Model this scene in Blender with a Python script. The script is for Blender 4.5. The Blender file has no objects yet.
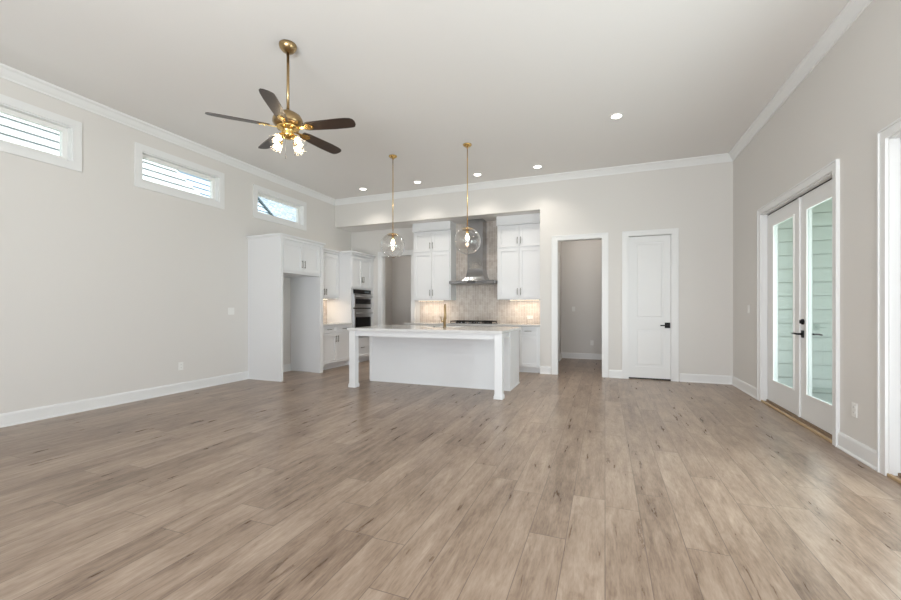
import bpy, bmesh, math
from mathutils import Vector, Matrix

# ------------------------------------------------------------ camera, world, sun, exposure
S = bpy.context.scene
COL = S.collection
R = math.radians
cam = bpy.data.objects.new('camera', bpy.data.cameras.new('camera'))
COL.objects.link(cam)
cam.location = (0, 0, 1.2)
cam.rotation_euler = (R(90), 0, math.atan(154.5/402.0))
cam.data.sensor_width = 36
cam.data.lens = 402.0/901.0*36
cam.data.shift_y = 9.0/901.0
cam.data.clip_start = 0.05
S.camera = cam
S.view_settings.view_transform = 'Standard'
S.view_settings.look = 'None'
S.view_settings.gamma = 1
S.view_settings.use_curve_mapping = False
S.view_settings.exposure = 0.32
S.cycles.use_denoising = True
S.cycles.max_bounces = 10
S.cycles.diffuse_bounces = 6
S.cycles.glossy_bounces = 5
S.cycles.transparent_max_bounces = 12
S.cycles.sample_clamp_indirect = 4
S.cycles.caustics_reflective = False
S.cycles.caustics_refractive = False

world = bpy.data.worlds.new('sky')
S.world = world
world.use_nodes = True
wb = world.node_tree.nodes['Background']
wb.inputs['Color'].default_value = (0.78, 0.89, 1.0, 1)
wb.inputs['Strength'].default_value = 1.3

def lamp(name, kind, loc, rot, energy, color=(1, 1, 1), size=None, size_y=None, **kw):
    l = bpy.data.lights.new(name, kind)
    l.energy = energy
    l.color = color
    if size is not None:
        if kind == 'AREA':
            l.size = size
            if size_y:
                l.shape = 'RECTANGLE'
                l.size_y = size_y
        else:
            l.shadow_soft_size = size
    for k, v in kw.items():
        setattr(l, k, v)
    o = bpy.data.objects.new(name, l)
    o.location = loc
    o.rotation_euler = rot
    COL.objects.link(o)
    return o

sun = lamp('sun', 'SUN', (10, 3, 12), (0, R(38), R(14)), 4.2, (1, 0.98, 0.96))
sun.data.angle = R(1)
# added fill lamp, standing in for daylight at the unseen windows behind the camera
lamp('window_daylight', 'AREA', (-0.5, -2.38, 1.75), (R(90), 0, 0), 30, (0.90, 0.95, 1.0), 3.5, 2.7)
# added upward fill lamp outside those windows, put in to brighten the ceiling
lamp('patio_bounce', 'AREA', (-0.5, -2.85, 0.45), (R(140), 0, 0), 560, (0.93, 0.96, 1.0), 3.6, 1.8)
# daylight through the second patio door, beside the camera
lamp('patio_daylight', 'AREA', (2.12, 3.0, 1.3), (0, R(90), 0), 90, (0.92, 0.96, 1.0), 2.1, 1.6)

lamp('patio_daylight', 'AREA', (2.30, 5.43, 1.27), (0, R(90), 0), 17, (0.90, 0.95, 1.0), 1.9, 1.6)

# ------------------------------------------------------------ materials
def principled(name, color, rough=0.5, metal=0.0, spec=0.5, **kw):
    m = bpy.data.materials.new(name)
    m.use_nodes = True
    b = m.node_tree.nodes['Principled BSDF']
    b.inputs['Base Color'].default_value = (*color, 1)
    b.inputs['Roughness'].default_value = rough
    b.inputs['Metallic'].default_value = metal
    b.inputs['Specular IOR Level'].default_value = spec
    for k, v in kw.items():
        b.inputs[k].default_value = v
    return m

def paint(name, color, rough=0.6, bump=0.03, scale=180, spec=0.3):
    m = principled(name, color, rough, spec=spec)
    nt = m.node_tree
    n = nt.nodes.new('ShaderNodeTexNoise')
    n.inputs['Scale'].default_value = scale
    tc = nt.nodes.new('ShaderNodeTexCoord')
    bp = nt.nodes.new('ShaderNodeBump')
    bp.inputs['Strength'].default_value = bump
    bp.inputs['Distance'].default_value = 0.002
    nt.links.new(tc.outputs['Object'], n.inputs['Vector'])
    nt.links.new(n.outputs['Fac'], bp.inputs['Height'])
    nt.links.new(bp.outputs['Normal'], nt.nodes['Principled BSDF'].inputs['Normal'])
    return m

def emission(name, color, strength):
    m = bpy.data.materials.new(name)
    m.use_nodes = True
    nt = m.node_tree
    nt.nodes.clear()
    e = nt.nodes.new('ShaderNodeEmission')
    e.inputs['Color'].default_value = (*color, 1)
    e.inputs['Strength'].default_value = strength
    o = nt.nodes.new('ShaderNodeOutputMaterial')
    nt.links.new(e.outputs[0], o.inputs[0])
    return m

def thin_glass(name, tint=(1, 1, 1), refl=1.0, f0=0.04, pw=5.0):
    # thin clear pane: passes light straight through, mirrors more at grazing angles (Schlick)
    m = bpy.data.materials.new(name)
    m.use_nodes = True
    nt = m.node_tree
    nt.nodes.clear()
    t = nt.nodes.new('ShaderNodeBsdfTransparent')
    t.inputs['Color'].default_value = (*tint, 1)
    g = nt.nodes.new('ShaderNodeBsdfGlossy')
    g.inputs['Roughness'].default_value = 0.02
    lw = nt.nodes.new('ShaderNodeLayerWeight')
    lw.inputs['Blend'].default_value = 0.5
    def mth(op, x, y):
        n = nt.nodes.new('ShaderNodeMath'); n.operation = op
        for i, v in enumerate((x, y)):
            if isinstance(v, (int, float)): n.inputs[i].default_value = v
            else: nt.links.new(v, n.inputs[i])
        return n.outputs[0]
    f = mth('ADD', mth('MULTIPLY', mth('POWER', lw.outputs['Facing'], pw), 1-f0), f0)
    f = mth('MINIMUM', mth('MULTIPLY', f, refl), 1.0)
    mx = nt.nodes.new('ShaderNodeMixShader')
    o = nt.nodes.new('ShaderNodeOutputMaterial')
    nt.links.new(f, mx.inputs[0])
    nt.links.new(t.outputs[0], mx.inputs[1])
    nt.links.new(g.outputs[0], mx.inputs[2])
    nt.links.new(mx.outputs[0], o.inputs[0])
    return m

def math_node(nt, op, a, b=None):
    n = nt.nodes.new('ShaderNodeMath')
    n.operation = op
    for i, v in enumerate((a, b)):
        if v is None:
            continue
        if isinstance(v, (int, float)):
            n.inputs[i].default_value = v
        else:
            nt.links.new(v, n.inputs[i])
    return n.outputs[0]

def wood_floor():
    m = principled('oak_plank_floor', (0.4, 0.33, 0.27), 0.36, spec=0.45)
    nt = m.node_tree
    L = nt.links.new
    b = nt.nodes['Principled BSDF']
    tc = nt.nodes.new('ShaderNodeTexCoord')
    sp = nt.nodes.new('ShaderNodeSeparateXYZ')
    L(tc.outputs['Object'], sp.inputs[0])
    W, LEN = 0.19, 1.5
    u = math_node(nt, 'DIVIDE', sp.outputs['X'], W)
    iu = math_node(nt, 'FLOOR', u)
    fu = math_node(nt, 'SUBTRACT', u, iu)
    wn = nt.nodes.new('ShaderNodeTexWhiteNoise')
    wn.noise_dimensions = '1D'
    L(iu, wn.inputs['W'])
    v = math_node(nt, 'ADD', math_node(nt, 'DIVIDE', sp.outputs['Y'], LEN), math_node(nt, 'MULTIPLY', wn.outputs['Value'], 7.3))
    iv = math_node(nt, 'FLOOR', v)
    fv = math_node(nt, 'SUBTRACT', v, iv)
    cb = nt.nodes.new('ShaderNodeCombineXYZ')
    L(iu, cb.inputs[0]); L(iv, cb.inputs[1])
    w2 = nt.nodes.new('ShaderNodeTexWhiteNoise')
    w2.noise_dimensions = '3D'
    L(cb.outputs[0], w2.inputs['Vector'])
    pv = w2.outputs['Value']
    # grain coordinates: stretched along the plank, shifted per plank
    gc = nt.nodes.new('ShaderNodeCombineXYZ')
    L(math_node(nt, 'MULTIPLY', sp.outputs['X'], 1.0), gc.inputs[0])
    L(math_node(nt, 'MULTIPLY', sp.outputs['Y'], 0.13), gc.inputs[1])
    L(math_node(nt, 'MULTIPLY', pv, 37.0), gc.inputs[2])
    def noise(scale, detail, rough, dist=0.0, vec=None):
        n = nt.nodes.new('ShaderNodeTexNoise')
        n.inputs['Scale'].default_value = scale
        n.inputs['Detail'].default_value = detail
        n.inputs['Roughness'].default_value = rough
        n.inputs['Distortion'].default_value = dist
        L(vec or gc.outputs[0], n.inputs['Vector'])
        return n.outputs['Fac']
    g1 = noise(19, 6, 0.62, 0.35)
    g2 = noise(120, 3, 0.6)
    kc = nt.nodes.new('ShaderNodeCombineXYZ')
    L(sp.outputs['X'], kc.inputs[0])
    L(math_node(nt, 'MULTIPLY', sp.outputs['Y'], 0.38), kc.inputs[1])
    L(math_node(nt, 'MULTIPLY', pv, 11.0), kc.inputs[2])
    g3 = noise(5.5, 4, 0.6, 0.4, kc.outputs[0])
    cr = nt.nodes.new('ShaderNodeValToRGB')
    e = cr.color_ramp.elements
    e[0].position = 0.30; e[0].color = (0.135, 0.088, 0.060, 1)
    e[1].position = 0.72; e[1].color = (0.425, 0.330, 0.257, 1)
    k = cr.color_ramp.elements.new(0.5); k.color = (0.282, 0.204, 0.150, 1)
    mixv = math_node(nt, 'ADD', math_node(nt, 'MULTIPLY', g1, 0.62), math_node(nt, 'MULTIPLY', g2, 0.30))
    mixv = math_node(nt, 'ADD', mixv, math_node(nt, 'MULTIPLY', g3, 0.34))
    mixv = math_node(nt, 'ADD', mixv, math_node(nt, 'MULTIPLY', pv, 0.13))
    mixv = math_node(nt, 'SUBTRACT', mixv, 0.185)
    L(mixv, cr.inputs[0])
    # dark knots / mineral streaks
    kr = nt.nodes.new('ShaderNodeValToRGB')
    kr.color_ramp.elements[0].position = 0.58; kr.color_ramp.elements[0].color = (1, 1, 1, 1)
    kr.color_ramp.elements[1].position = 0.80; kr.color_ramp.elements[1].color = (0.68, 0.62, 0.57, 1)
    k4 = noise(9.5, 3, 0.65, 1.2, kc.outputs[0])
    L(k4, kr.inputs[0])
    mul = nt.nodes.new('ShaderNodeMix'); mul.data_type = 'RGBA'; mul.blend_type = 'MULTIPLY'
    mul.inputs[0].default_value = 1.0
    L(cr.outputs[0], mul.inputs[6]); L(kr.outputs[0], mul.inputs[7])
    # seams
    sx = math_node(nt, 'LESS_THAN', math_node(nt, 'MINIMUM', fu, math_node(nt, 'SUBTRACT', 1.0, fu)), 0.011)
    sy = math_node(nt, 'LESS_THAN', math_node(nt, 'MINIMUM', fv, math_node(nt, 'SUBTRACT', 1.0, fv)), 0.0016)
    seam = math_node(nt, 'MAXIMUM', sx, sy)
    mx = nt.nodes.new('ShaderNodeMix'); mx.data_type = 'RGBA'
    L(math_node(nt, 'MULTIPLY', seam, 0.72), mx.inputs[0])
    L(mul.outputs[2], mx.inputs[6])
    mx.inputs[7].default_value = (0.12, 0.085, 0.065, 1)
    L(mx.outputs[2], b.inputs['Base Color'])
    bp = nt.nodes.new('ShaderNodeBump')
    bp.inputs['Strength'].default_value = 0.25
    bp.inputs['Distance'].default_value = 0.002
    L(math_node(nt, 'SUBTRACT', g1, math_node(nt, 'MULTIPLY', seam, 1.0)), bp.inputs['Height'])
    L(bp.outputs[0], b.inputs['Normal'])
    L(math_node(nt, 'ADD', math_node(nt, 'MULTIPLY', g1, 0.16), 0.22), b.inputs['Roughness'])
    return m

def tile_wall(name, horiz):
    # glazed tiles, 50 x 150 mm, set upright; horiz = name of the world axis along the wall
    m = principled(name, (0.6, 0.53, 0.47), 0.22, spec=0.5)
    nt = m.node_tree
    L = nt.links.new
    b = nt.nodes['Principled BSDF']
    tc = nt.nodes.new('ShaderNodeTexCoord')
    sp = nt.nodes.new('ShaderNodeSeparateXYZ')
    L(tc.outputs['Object'], sp.inputs[0])
    cb = nt.nodes.new('ShaderNodeCombineXYZ')
    L(sp.outputs['Z'], cb.inputs[0]); L(sp.outputs[horiz], cb.inputs[1])
    br = nt.nodes.new('ShaderNodeTexBrick')
    L(cb.outputs[0], br.inputs['Vector'])
    br.inputs['Scale'].default_value = 1.0
    br.inputs['Brick Width'].default_value = 0.15
    br.inputs['Row Height'].default_value = 0.052
    br.inputs['Mortar Size'].default_value = 0.0028
    br.inputs['Mortar Smooth'].default_value = 0.1
    br.inputs['Bias'].default_value = 0.0
    br.offset = 0.5
    br.inputs['Color1'].default_value = (0.64, 0.575, 0.515, 1)
    br.inputs['Color2'].default_value = (0.545, 0.475, 0.42, 1)
    br.inputs['Mortar'].default_value = (0.74, 0.70, 0.66, 1)
    n = nt.nodes.new('ShaderNodeTexNoise')
    n.inputs['Scale'].default_value = 9
    L(tc.outputs['Object'], n.inputs['Vector'])
    mx = nt.nodes.new('ShaderNodeMix'); mx.data_type = 'RGBA'; mx.blend_type = 'OVERLAY'
    mx.inputs[0].default_value = 0.35
    L(br.outputs['Color'], mx.inputs[6]); L(n.outputs['Fac'], mx.inputs[7])
    hs = nt.nodes.new('ShaderNodeHueSaturation'); hs.inputs['Saturation'].default_value = 0.9
    L(mx.outputs[2], hs.inputs['Color'])
    L(hs.outputs[0], b.inputs['Base Color'])
    bp = nt.nodes.new('ShaderNodeBump'); bp.invert = True
    bp.inputs['Strength'].default_value = 0.5; bp.inputs['Distance'].default_value = 0.003
    L(br.outputs['Fac'], bp.inputs['Height']); L(bp.outputs[0], b.inputs['Normal'])
    return m

def quartz():
    m = principled('white_quartz', (0.80, 0.80, 0.79), 0.10, spec=0.5)
    nt = m.node_tree
    n = nt.nodes.new('ShaderNodeTexNoise'); n.inputs['Scale'].default_value = 3.0
    n.inputs['Detail'].default_value = 6; n.inputs['Distortion'].default_value = 2.0
    tc = nt.nodes.new('ShaderNodeTexCoord')
    nt.links.new(tc.outputs['Object'], n.inputs['Vector'])
    cr = nt.nodes.new('ShaderNodeValToRGB')
    cr.color_ramp.elements[0].position = 0.46; cr.color_ramp.elements[0].color = (0.68, 0.68, 0.675, 1)
    cr.color_ramp.elements[1].position = 0.54; cr.color_ramp.elements[1].color = (0.64, 0.64, 0.64, 1)
    nt.links.new(n.outputs['Fac'], cr.inputs[0])
    nt.links.new(cr.outputs[0], nt.nodes['Principled BSDF'].inputs['Base Color'])
    return m

def walnut():
    m = principled('dark_walnut_blade', (0.045, 0.026, 0.018), 0.36, spec=0.6)
    nt = m.node_tree
    w = nt.nodes.new('ShaderNodeTexNoise'); w.inputs['Scale'].default_value = 30
    w.inputs['Detail'].default_value = 4
    tc = nt.nodes.new('ShaderNodeTexCoord')
    mp = nt.nodes.new('ShaderNodeMapping'); mp.inputs['Scale'].default_value = (0.12, 1, 1)
    nt.links.new(tc.outputs['Object'], mp.inputs[0]); nt.links.new(mp.outputs[0], w.inputs['Vector'])
    cr = nt.nodes.new('ShaderNodeValToRGB')
    cr.color_ramp.elements[0].color = (0.020, 0.012, 0.009, 1)
    cr.color_ramp.elements[1].color = (0.050, 0.030, 0.021, 1)
    nt.links.new(w.outputs['Fac'], cr.inputs[0])
    nt.links.new(cr.outputs[0], nt.nodes['Principled BSDF'].inputs['Base Color'])
    return m

def shingles():
    m = principled('asphalt_shingles', (0.4, 0.43, 0.46), 0.9)
    nt = m.node_tree
    tc = nt.nodes.new('ShaderNodeTexCoord')
    sp = nt.nodes.new('ShaderNodeSeparateXYZ')
    nt.links.new(tc.outputs['Object'], sp.inputs[0])
    cb = nt.nodes.new('ShaderNodeCombineXYZ')
    nt.links.new(sp.outputs['Y'], cb.inputs[0]); nt.links.new(sp.outputs['Z'], cb.inputs[1])
    br = nt.nodes.new('ShaderNodeTexBrick')
    nt.links.new(cb.outputs[0], br.inputs['Vector'])
    br.inputs['Scale'].default_value = 1
    br.inputs['Brick Width'].default_value = 0.22
    br.inputs['Row Height'].default_value = 0.075
    br.inputs['Mortar Size'].default_value = 0.008
    br.inputs['Color1'].default_value = (0.50, 0.56, 0.63, 1)
    br.inputs['Color2'].default_value = (0.28, 0.33, 0.40, 1)
    br.inputs['Mortar'].default_value = (0.08, 0.10, 0.13, 1)
    nt.links.new(br.outputs['Color'], nt.nodes['Principled BSDF'].inputs['Base Color'])
    return m

M = {}
M['wall'] = paint('greige_wall_paint', (0.70, 0.682, 0.658), 0.65)
M['ceiling'] = paint('ceiling_paint', (0.775, 0.76, 0.745), 0.8)
M['trim'] = paint('white_trim_paint', (0.785, 0.79, 0.79), 0.35, 0.01, 60, 0.4)
M['cabinet'] = paint('white_cabinet_paint', (0.765, 0.775, 0.79), 0.38, 0.01, 60, 0.4)
M['door'] = paint('white_door_paint', (0.78, 0.785, 0.785), 0.4, 0.01, 60, 0.4)
M['floor'] = wood_floor()
M['tileX'] = tile_wall('beige_glazed_tile', 'X')
M['tileY'] = tile_wall('beige_glazed_tile_side', 'Y')
M['quartz'] = quartz()
M['steel'] = principled('brushed_steel', (0.36, 0.365, 0.38), 0.20, 1.0)
M['oven_steel'] = principled('oven_stainless_steel', (0.56, 0.565, 0.58), 0.28, 1.0)
M['nickel'] = principled('satin_nickel', (0.30, 0.29, 0.275), 0.32, 1.0)
M['brass'] = principled('polished_brass', (0.78, 0.53, 0.20), 0.20, 1.0)
M['aged'] = principled('satin_brass', (0.40, 0.285, 0.15), 0.30, 1.0)
M['black'] = principled('black_metal', (0.008, 0.008, 0.008), 0.5, 0.0, 0.25)
M['blackglass'] = principled('black_glass', (0.006, 0.006, 0.007), 0.06, 0.0)
M['rubber'] = principled('dark_gap', (0.02, 0.02, 0.02), 0.7)  # near-black colour for the shade in door gaps and outlet slots
M['glass'] = thin_glass('window_glass', (0.97, 0.99, 0.985), 1.0)
M['patio_glass'] = thin_glass('patio_glass', (0.95, 0.985, 0.97), 1.0)
M['globe'] = thin_glass('clear_globe_glass', (0.95, 0.94, 0.93), 2.0, 0.06, 3.0)
M['shade'] = thin_glass('clear_shade_glass', (0.93, 0.92, 0.90), 0.9, 0.05)
M['walnut'] = walnut()
_m = M['shade']; _n = _m.node_tree
_t = _n.nodes.new('ShaderNodeBsdfTranslucent'); _t.inputs['Color'].default_value = (0.95, 0.93, 0.90, 1)
_x = _n.nodes.new('ShaderNodeMixShader'); _x.inputs[0].default_value = 0.18
for _g in _n.nodes:
    if _g.type == 'BSDF_GLOSSY': _g.inputs['Roughness'].default_value = 0.15
_o = [n for n in _n.nodes if n.type == 'OUTPUT_MATERIAL'][0]
_src = _o.inputs[0].links[0].from_socket
_n.links.new(_src, _x.inputs[1]); _n.links.new(_t.outputs[0], _x.inputs[2]); _n.links.new(_x.outputs[0], _o.inputs[0])
M['plastic'] = principled('white_plastic', (0.82, 0.82, 0.80), 0.35)
M['sill'] = principled('pine_threshold', (0.50, 0.36, 0.21), 0.5)
M['sill_dark'] = principled('brown_threshold', (0.27, 0.19, 0.13), 0.6)
M['siding'] = paint('sea_green_siding', (0.58, 0.64, 0.61), 0.6, 0.02, 40)
M['nb_white'] = paint('white_siding', (0.86, 0.87, 0.87), 0.6, 0.02, 40)
M['nb_blue'] = paint('pale_blue_siding', (0.74, 0.82, 0.92), 0.6, 0.02, 40)  # blue tint painted in for the shaded part of the siding
M['fascia'] = principled('dark_fascia', (0.05, 0.08, 0.09), 0.6)
M['shingle'] = shingles()
M['concrete'] = paint('porch_concrete', (0.45, 0.44, 0.42), 0.8, 0.1, 30)
M['grass'] = paint('ground_cover', (0.22, 0.30, 0.12), 0.9, 0.3, 10)
M['porcelain'] = principled('white_porcelain', (0.85, 0.85, 0.84), 0.12)
M['can'] = emission('lit_downlight', (1.0, 0.95, 0.86), 9)
M['bulb'] = emission('lit_bulb', (1.0, 0.82, 0.58), 40)
M['bulb2'] = emission('lit_pendant_bulb', (1.0, 0.82, 0.58), 14)
M['strip'] = emission('lit_strip', (1.0, 0.82, 0.60), 4)

# ------------------------------------------------------------ mesh helpers (world coordinates)
class MB:
    def __init__(self):
        self.bm = bmesh.new()
    def box(self, x0, x1, y0, y1, z0, z1, bev=0.0):
        x0, x1 = sorted((x0, x1)); y0, y1 = sorted((y0, y1)); z0, z1 = sorted((z0, z1))
        t = bmesh.new()
        r = bmesh.ops.create_cube(t, size=1)
        for v in t.verts:
            v.co = Vector(((x0+x1)/2 + v.co.x*(x1-x0), (y0+y1)/2 + v.co.y*(y1-y0), (z0+z1)/2 + v.co.z*(z1-z0)))
        if bev:
            bmesh.ops.bevel(t, geom=t.edges[:], offset=bev, segments=2, affect='EDGES', profile=0.5)
        self.join(t)
        return self
    def join(self, t, mat=None):
        if mat is not None:
            bmesh.ops.transform(t, matrix=mat, verts=t.verts)
        me = bpy.data.meshes.new('tmp')
        t.to_mesh(me); t.free()
        self.bm.from_mesh(me)
        bpy.data.meshes.remove(me)
        return self
    def prism(self, pts, d, mapf):
        """pts: 2-D outline, extruded from d[0] to d[1]; mapf(a, b, depth) -> xyz"""
        t = bmesh.new()
        a = [t.verts.new(mapf(p[0], p[1], d[0])) for p in pts]
        b = [t.verts.new(mapf(p[0], p[1], d[1])) for p in pts]
        t.faces.new(a); t.faces.new(b[::-1])
        n = len(pts)
        for i in range(n):
            t.faces.new((a[i], b[i], b[(i+1) % n], a[(i+1) % n]))
        bmesh.ops.recalc_face_normals(t, faces=t.faces)
        return self.join(t)
    def lathe(self, prof, loc=(0, 0, 0), seg=32, mat=None, closed=False):
        """prof: (radius, z) list turned about z"""
        t = bmesh.new()
        rings = []
        for r, z in prof:
            if r < 1e-5:
                rings.append([t.verts.new((0, 0, z))])
            else:
                rings.append([t.verts.new((r*math.cos(2*math.pi*i/seg), r*math.sin(2*math.pi*i/seg), z)) for i in range(seg)])
        for A, B in zip(rings, rings[1:]):
            for i in range(seg):
                j = (i+1) % seg
                if len(A) == 1 and len(B) == 1: continue
                if len(A) == 1: t.faces.new((A[0], B[j], B[i]))
                elif len(B) == 1: t.faces.new((A[i], A[j], B[0]))
                else: t.faces.new((A[i], A[j], B[j], B[i]))
        bmesh.ops.recalc_face_normals(t, faces=t.faces)
        for f in t.faces: f.smooth = True
        m = Matrix.Translation(loc)
        if mat is not None: m = m @ mat
        return self.join(t, m)
    def tube(self, pts, r, seg=12, caps=True):
        pts = [Vector(p) for p in pts]
        rr = r if isinstance(r, (list, tuple)) else [r]*len(pts)
        t = bmesh.new()
        rings = []
        up = None
        for i, p in enumerate(pts):
            d = (pts[min(i+1, len(pts)-1)] - pts[max(i-1, 0)]).normalized()
            if up is None:
                up = d.orthogonal().normalized()
            up = (up - d*up.dot(d)).normalized()
            s = d.cross(up)
            rings.append([t.verts.new(p + (up*math.cos(2*math.pi*k/seg) + s*math.sin(2*math.pi*k/seg))*rr[i]) for k in range(seg)])
        for A, B in zip(rings, rings[1:]):
            for i in range(seg):
                j = (i+1) % seg
                f = t.faces.new((A[i], A[j], B[j], B[i])); f.smooth = True
        if caps:
            t.faces.new(rings[0]); t.faces.new(rings[-1])
        bmesh.ops.recalc_face_normals(t, faces=t.faces)
        return self.join(t)
    def sweep(self, path, prof, closed=False):
        """path: xy points; prof: (offset into the room, z) outline; mitred corners"""
        t = bmesh.new()
        n = len(path)
        P = [Vector((p[0], p[1])) for p in path]
        rings = []
        for i in range(n):
            a = P[i-1] if (i > 0 or closed) else None
            c = P[(i+1) % n] if (i < n-1 or closed) else None
            n1 = n2 = None
            if a is not None:
                d = (P[i]-a).normalized(); n1 = Vector((-d.y, d.x))
            if c is not None:
                d = (c-P[i]).normalized(); n2 = Vector((-d.y, d.x))
            if n1 is None: m = n2
            elif n2 is None: m = n1
            else:
                m = (n1+n2); m = m/ (m.dot(n1))
            rings.append([t.verts.new((P[i].x+m.x*o, P[i].y+m.y*o, z)) for o, z in prof])
        k = len(prof)
        pairs = list(zip(rings, rings[1:])) + ([(rings[-1], rings[0])] if closed else [])
        for A, B in pairs:
            for i in range(k):
                j = (i+1) % k
                t.faces.new((A[i], A[j], B[j], B[i]))
        if not closed:
            t.faces.new(rings[0]); t.faces.new(rings[-1][::-1])
        bmesh.ops.recalc_face_normals(t, faces=t.faces)
        return self.join(t)

def root_loc(o):
    v = Vector((0, 0, 0))
    while o is not None:
        v += o.location
        o = o.parent
    return v

def build(name, mb, mat, parent=None, kind=None, label=None, origin=None):
    me = bpy.data.meshes.new(name)
    off = root_loc(parent) if parent is not None else (Vector(origin) if origin is not None else Vector((0, 0, 0)))
    bmesh.ops.translate(mb.bm, verts=mb.bm.verts, vec=-off)
    mb.bm.to_mesh(me); mb.bm.free()
    o = bpy.data.objects.new(name, me)
    me.materials.append(mat)
    if parent is not None: o.parent = parent
    elif origin is not None: o.location = origin
    COL.objects.link(o)
    if kind: o['kind'] = kind
    if label: o['label'] = label
    return o

def struct(name, mb, mat):
    return build(name, mb, mat, kind='structure')

def tag(o, label, cat, group=None):
    o['label'] = label; o['category'] = cat
    if group: o['group'] = group
    return o

def thing(name, label, cat, loc, group=None):
    o = bpy.data.objects.new(name, None)
    o.location = loc
    o.empty_display_size = 0.1
    COL.objects.link(o)
    return tag(o, label, cat, group)

def copy_tree(o, parent=None):
    c = o.copy(); COL.objects.link(c)
    if parent is not None: c.parent = parent
    for ch in list(o.children):
        copy_tree(ch, c)
    return c

def box(*a, **k): return MB().box(*a, **k)

# key planes
XL, XR, YB, YF = -5.72, 1.90, 7.57, -2.2
ZC, ZS = 3.66, 3.05            # ceiling, dropped kitchen ceiling
YK = 8.20                       # kitchen back wall
XA = -1.128                     # right end of the kitchen recess
HX0, HX1 = -0.82, -0.04         # hallway opening
DX0, DX1 = 0.37, 1.04           # panelled door
ZD = 2.455

# ------------------------------------------------------------ setting
def wall_holes(axis, plane, thick, a0, a1, z0, z1, holes):
    """wall slab with rectangular holes (a_lo, a_hi, z_lo, z_hi)"""
    mb = MB()
    holes = sorted(holes)
    def put(s, e, lo, hi):
        if e-s < 1e-4 or hi-lo < 1e-4: return
        if axis == 'x': mb.box(plane, plane+thick, s, e, lo, hi)
        else: mb.box(s, e, plane, plane+thick, lo, hi)
    c = a0
    for h in holes:
        put(c, h[0], z0, z1)
        put(h[0], h[1], z0, h[2])
        put(h[0], h[1], h[3], z1)
        c = h[1]
    put(c, a1, z0, z1)
    return mb

WINS = [(1.60, 2.755), (3.495, 4.64), (5.385, 6.54)]
WZ0, WZ1 = 2.885, 3.29
struct('floor', box(XL-0.15, XR+0.0, YF-0.1, 10.35, -0.12, 0.0), M['floor'])
struct('ceiling', box(XL-0.15, XR+0.15, YF-0.15, 10.35, ZC, ZC+0.15), M['ceiling'])
struct('wall_left', wall_holes('x', XL-0.15, 0.15, YF-0.15, YK, 0, ZC, [(a, b, WZ0, WZ1) for a, b in WINS]), M['wall'])
FD = (4.54, 6.32)   # french door opening
ND = (2.10, 3.82)   # nearer patio door opening
struct('wall_right', wall_holes('x', XR, 0.15, YF-0.15, YB+0.13, 0, ZC, [(ND[0], ND[1], 0, 2.425), (FD[0], FD[1], 0, 2.425)]), M['wall'])
struct('wall_front', wall_holes('y', YF-0.15, 0.15, XL, XR, 0, ZC, [(-2.4, 1.4, 0.35, 3.15)]), M['wall'])
mb = wall_holes('y', YB, 0.13, XA, XR, 0, ZC, [(HX0, HX1, 0, ZD), (DX0, DX1, 0, ZD)])
mb.box(XL, XA, YB, YB+0.13, ZS, ZC)
struct('wall_back', mb, M['wall'])
struct('ceiling_kitchen', box(XL-0.15, XR+0.15, YB+0.13, 10.35, ZS, ZS+0.12), M['ceiling'])
struct('wall_kitchen', wall_holes('y', YK, 0.12, XL-0.15, -1.0, 0, ZS, [(-4.87, -4.10, 0, 2.43)]), M['wall'])
struct('wall_hallway', box(XA, -1.0, YB+0.13, 10.17, 0, ZS), M['wall'])
struct('wall_hallway_right', box(0.22, 0.34, YB+0.13, 10.17, 0, ZS), M['wall'])
struct('wall_hallway_back', box(XA, XR+0.15, 10.17, 10.32, 0, ZS), M['wall'])
struct('wall_pantry_left', box(-5.76, -5.61, YK+0.12, 10.15, 0, ZS), M['wall'])
struct('wall_pantry_back', box(-5.61, XA, 10.0, 10.15, 0, ZS), M['wall'])
struct('wall_closet_right', box(XR, XR+0.15, YB+0.13, 10.17, 0, ZS), M['wall'])

# crown moulding: one mitred run round the room, hugging the walls
prof = [(0, ZC-0.115), (0.012, ZC-0.115), (0.016, ZC-0.095), (0.030, ZC-0.075), (0.055, ZC-0.035), (0.075, ZC-0.022), (0.080, ZC-0.012), (0.080, ZC), (0, ZC)]
struct('trim_1', MB().sweep([(XL, YF), (XR, YF), (XR, YB), (XL, YB)], prof, True), M['trim'])

BP = [(0, 0), (0.026, 0), (0.026, 0.012), (0.016, 0.022), (0.016, 0.118), (0.010, 0.136), (0, 0.138)]
def base(name, *runs):
    mb = MB()
    for r in runs: mb.sweep(r, BP)
    return struct(name, mb, M['trim'])
base('baseboard_left', [(XL, 5.19), (XL, YF)], [(XL, 6.19), (XL, 5.22)])
base('baseboard_back', [(XR, YB), (1.155, YB)], [(0.275, YB), (0.063, YB)], [(-0.932, YB), (XA, YB)])
base('baseboard_right', [(XR, 6.40), (XR, YB)], [(XR, 3.915), (XR, 4.462)], [(XR, YF), (XR, 2.01)])
base('baseboard_hallway', [(0.22, 10.17), (-1.0, 10.17), (-1.0, 9.62)], [(-1.0, 8.5), (-1.0, 7.70)])
base('baseboard_pantry', [(-4.0, 10.0), (-5.61, 10.0), (-5.61, 8.5)])

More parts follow.
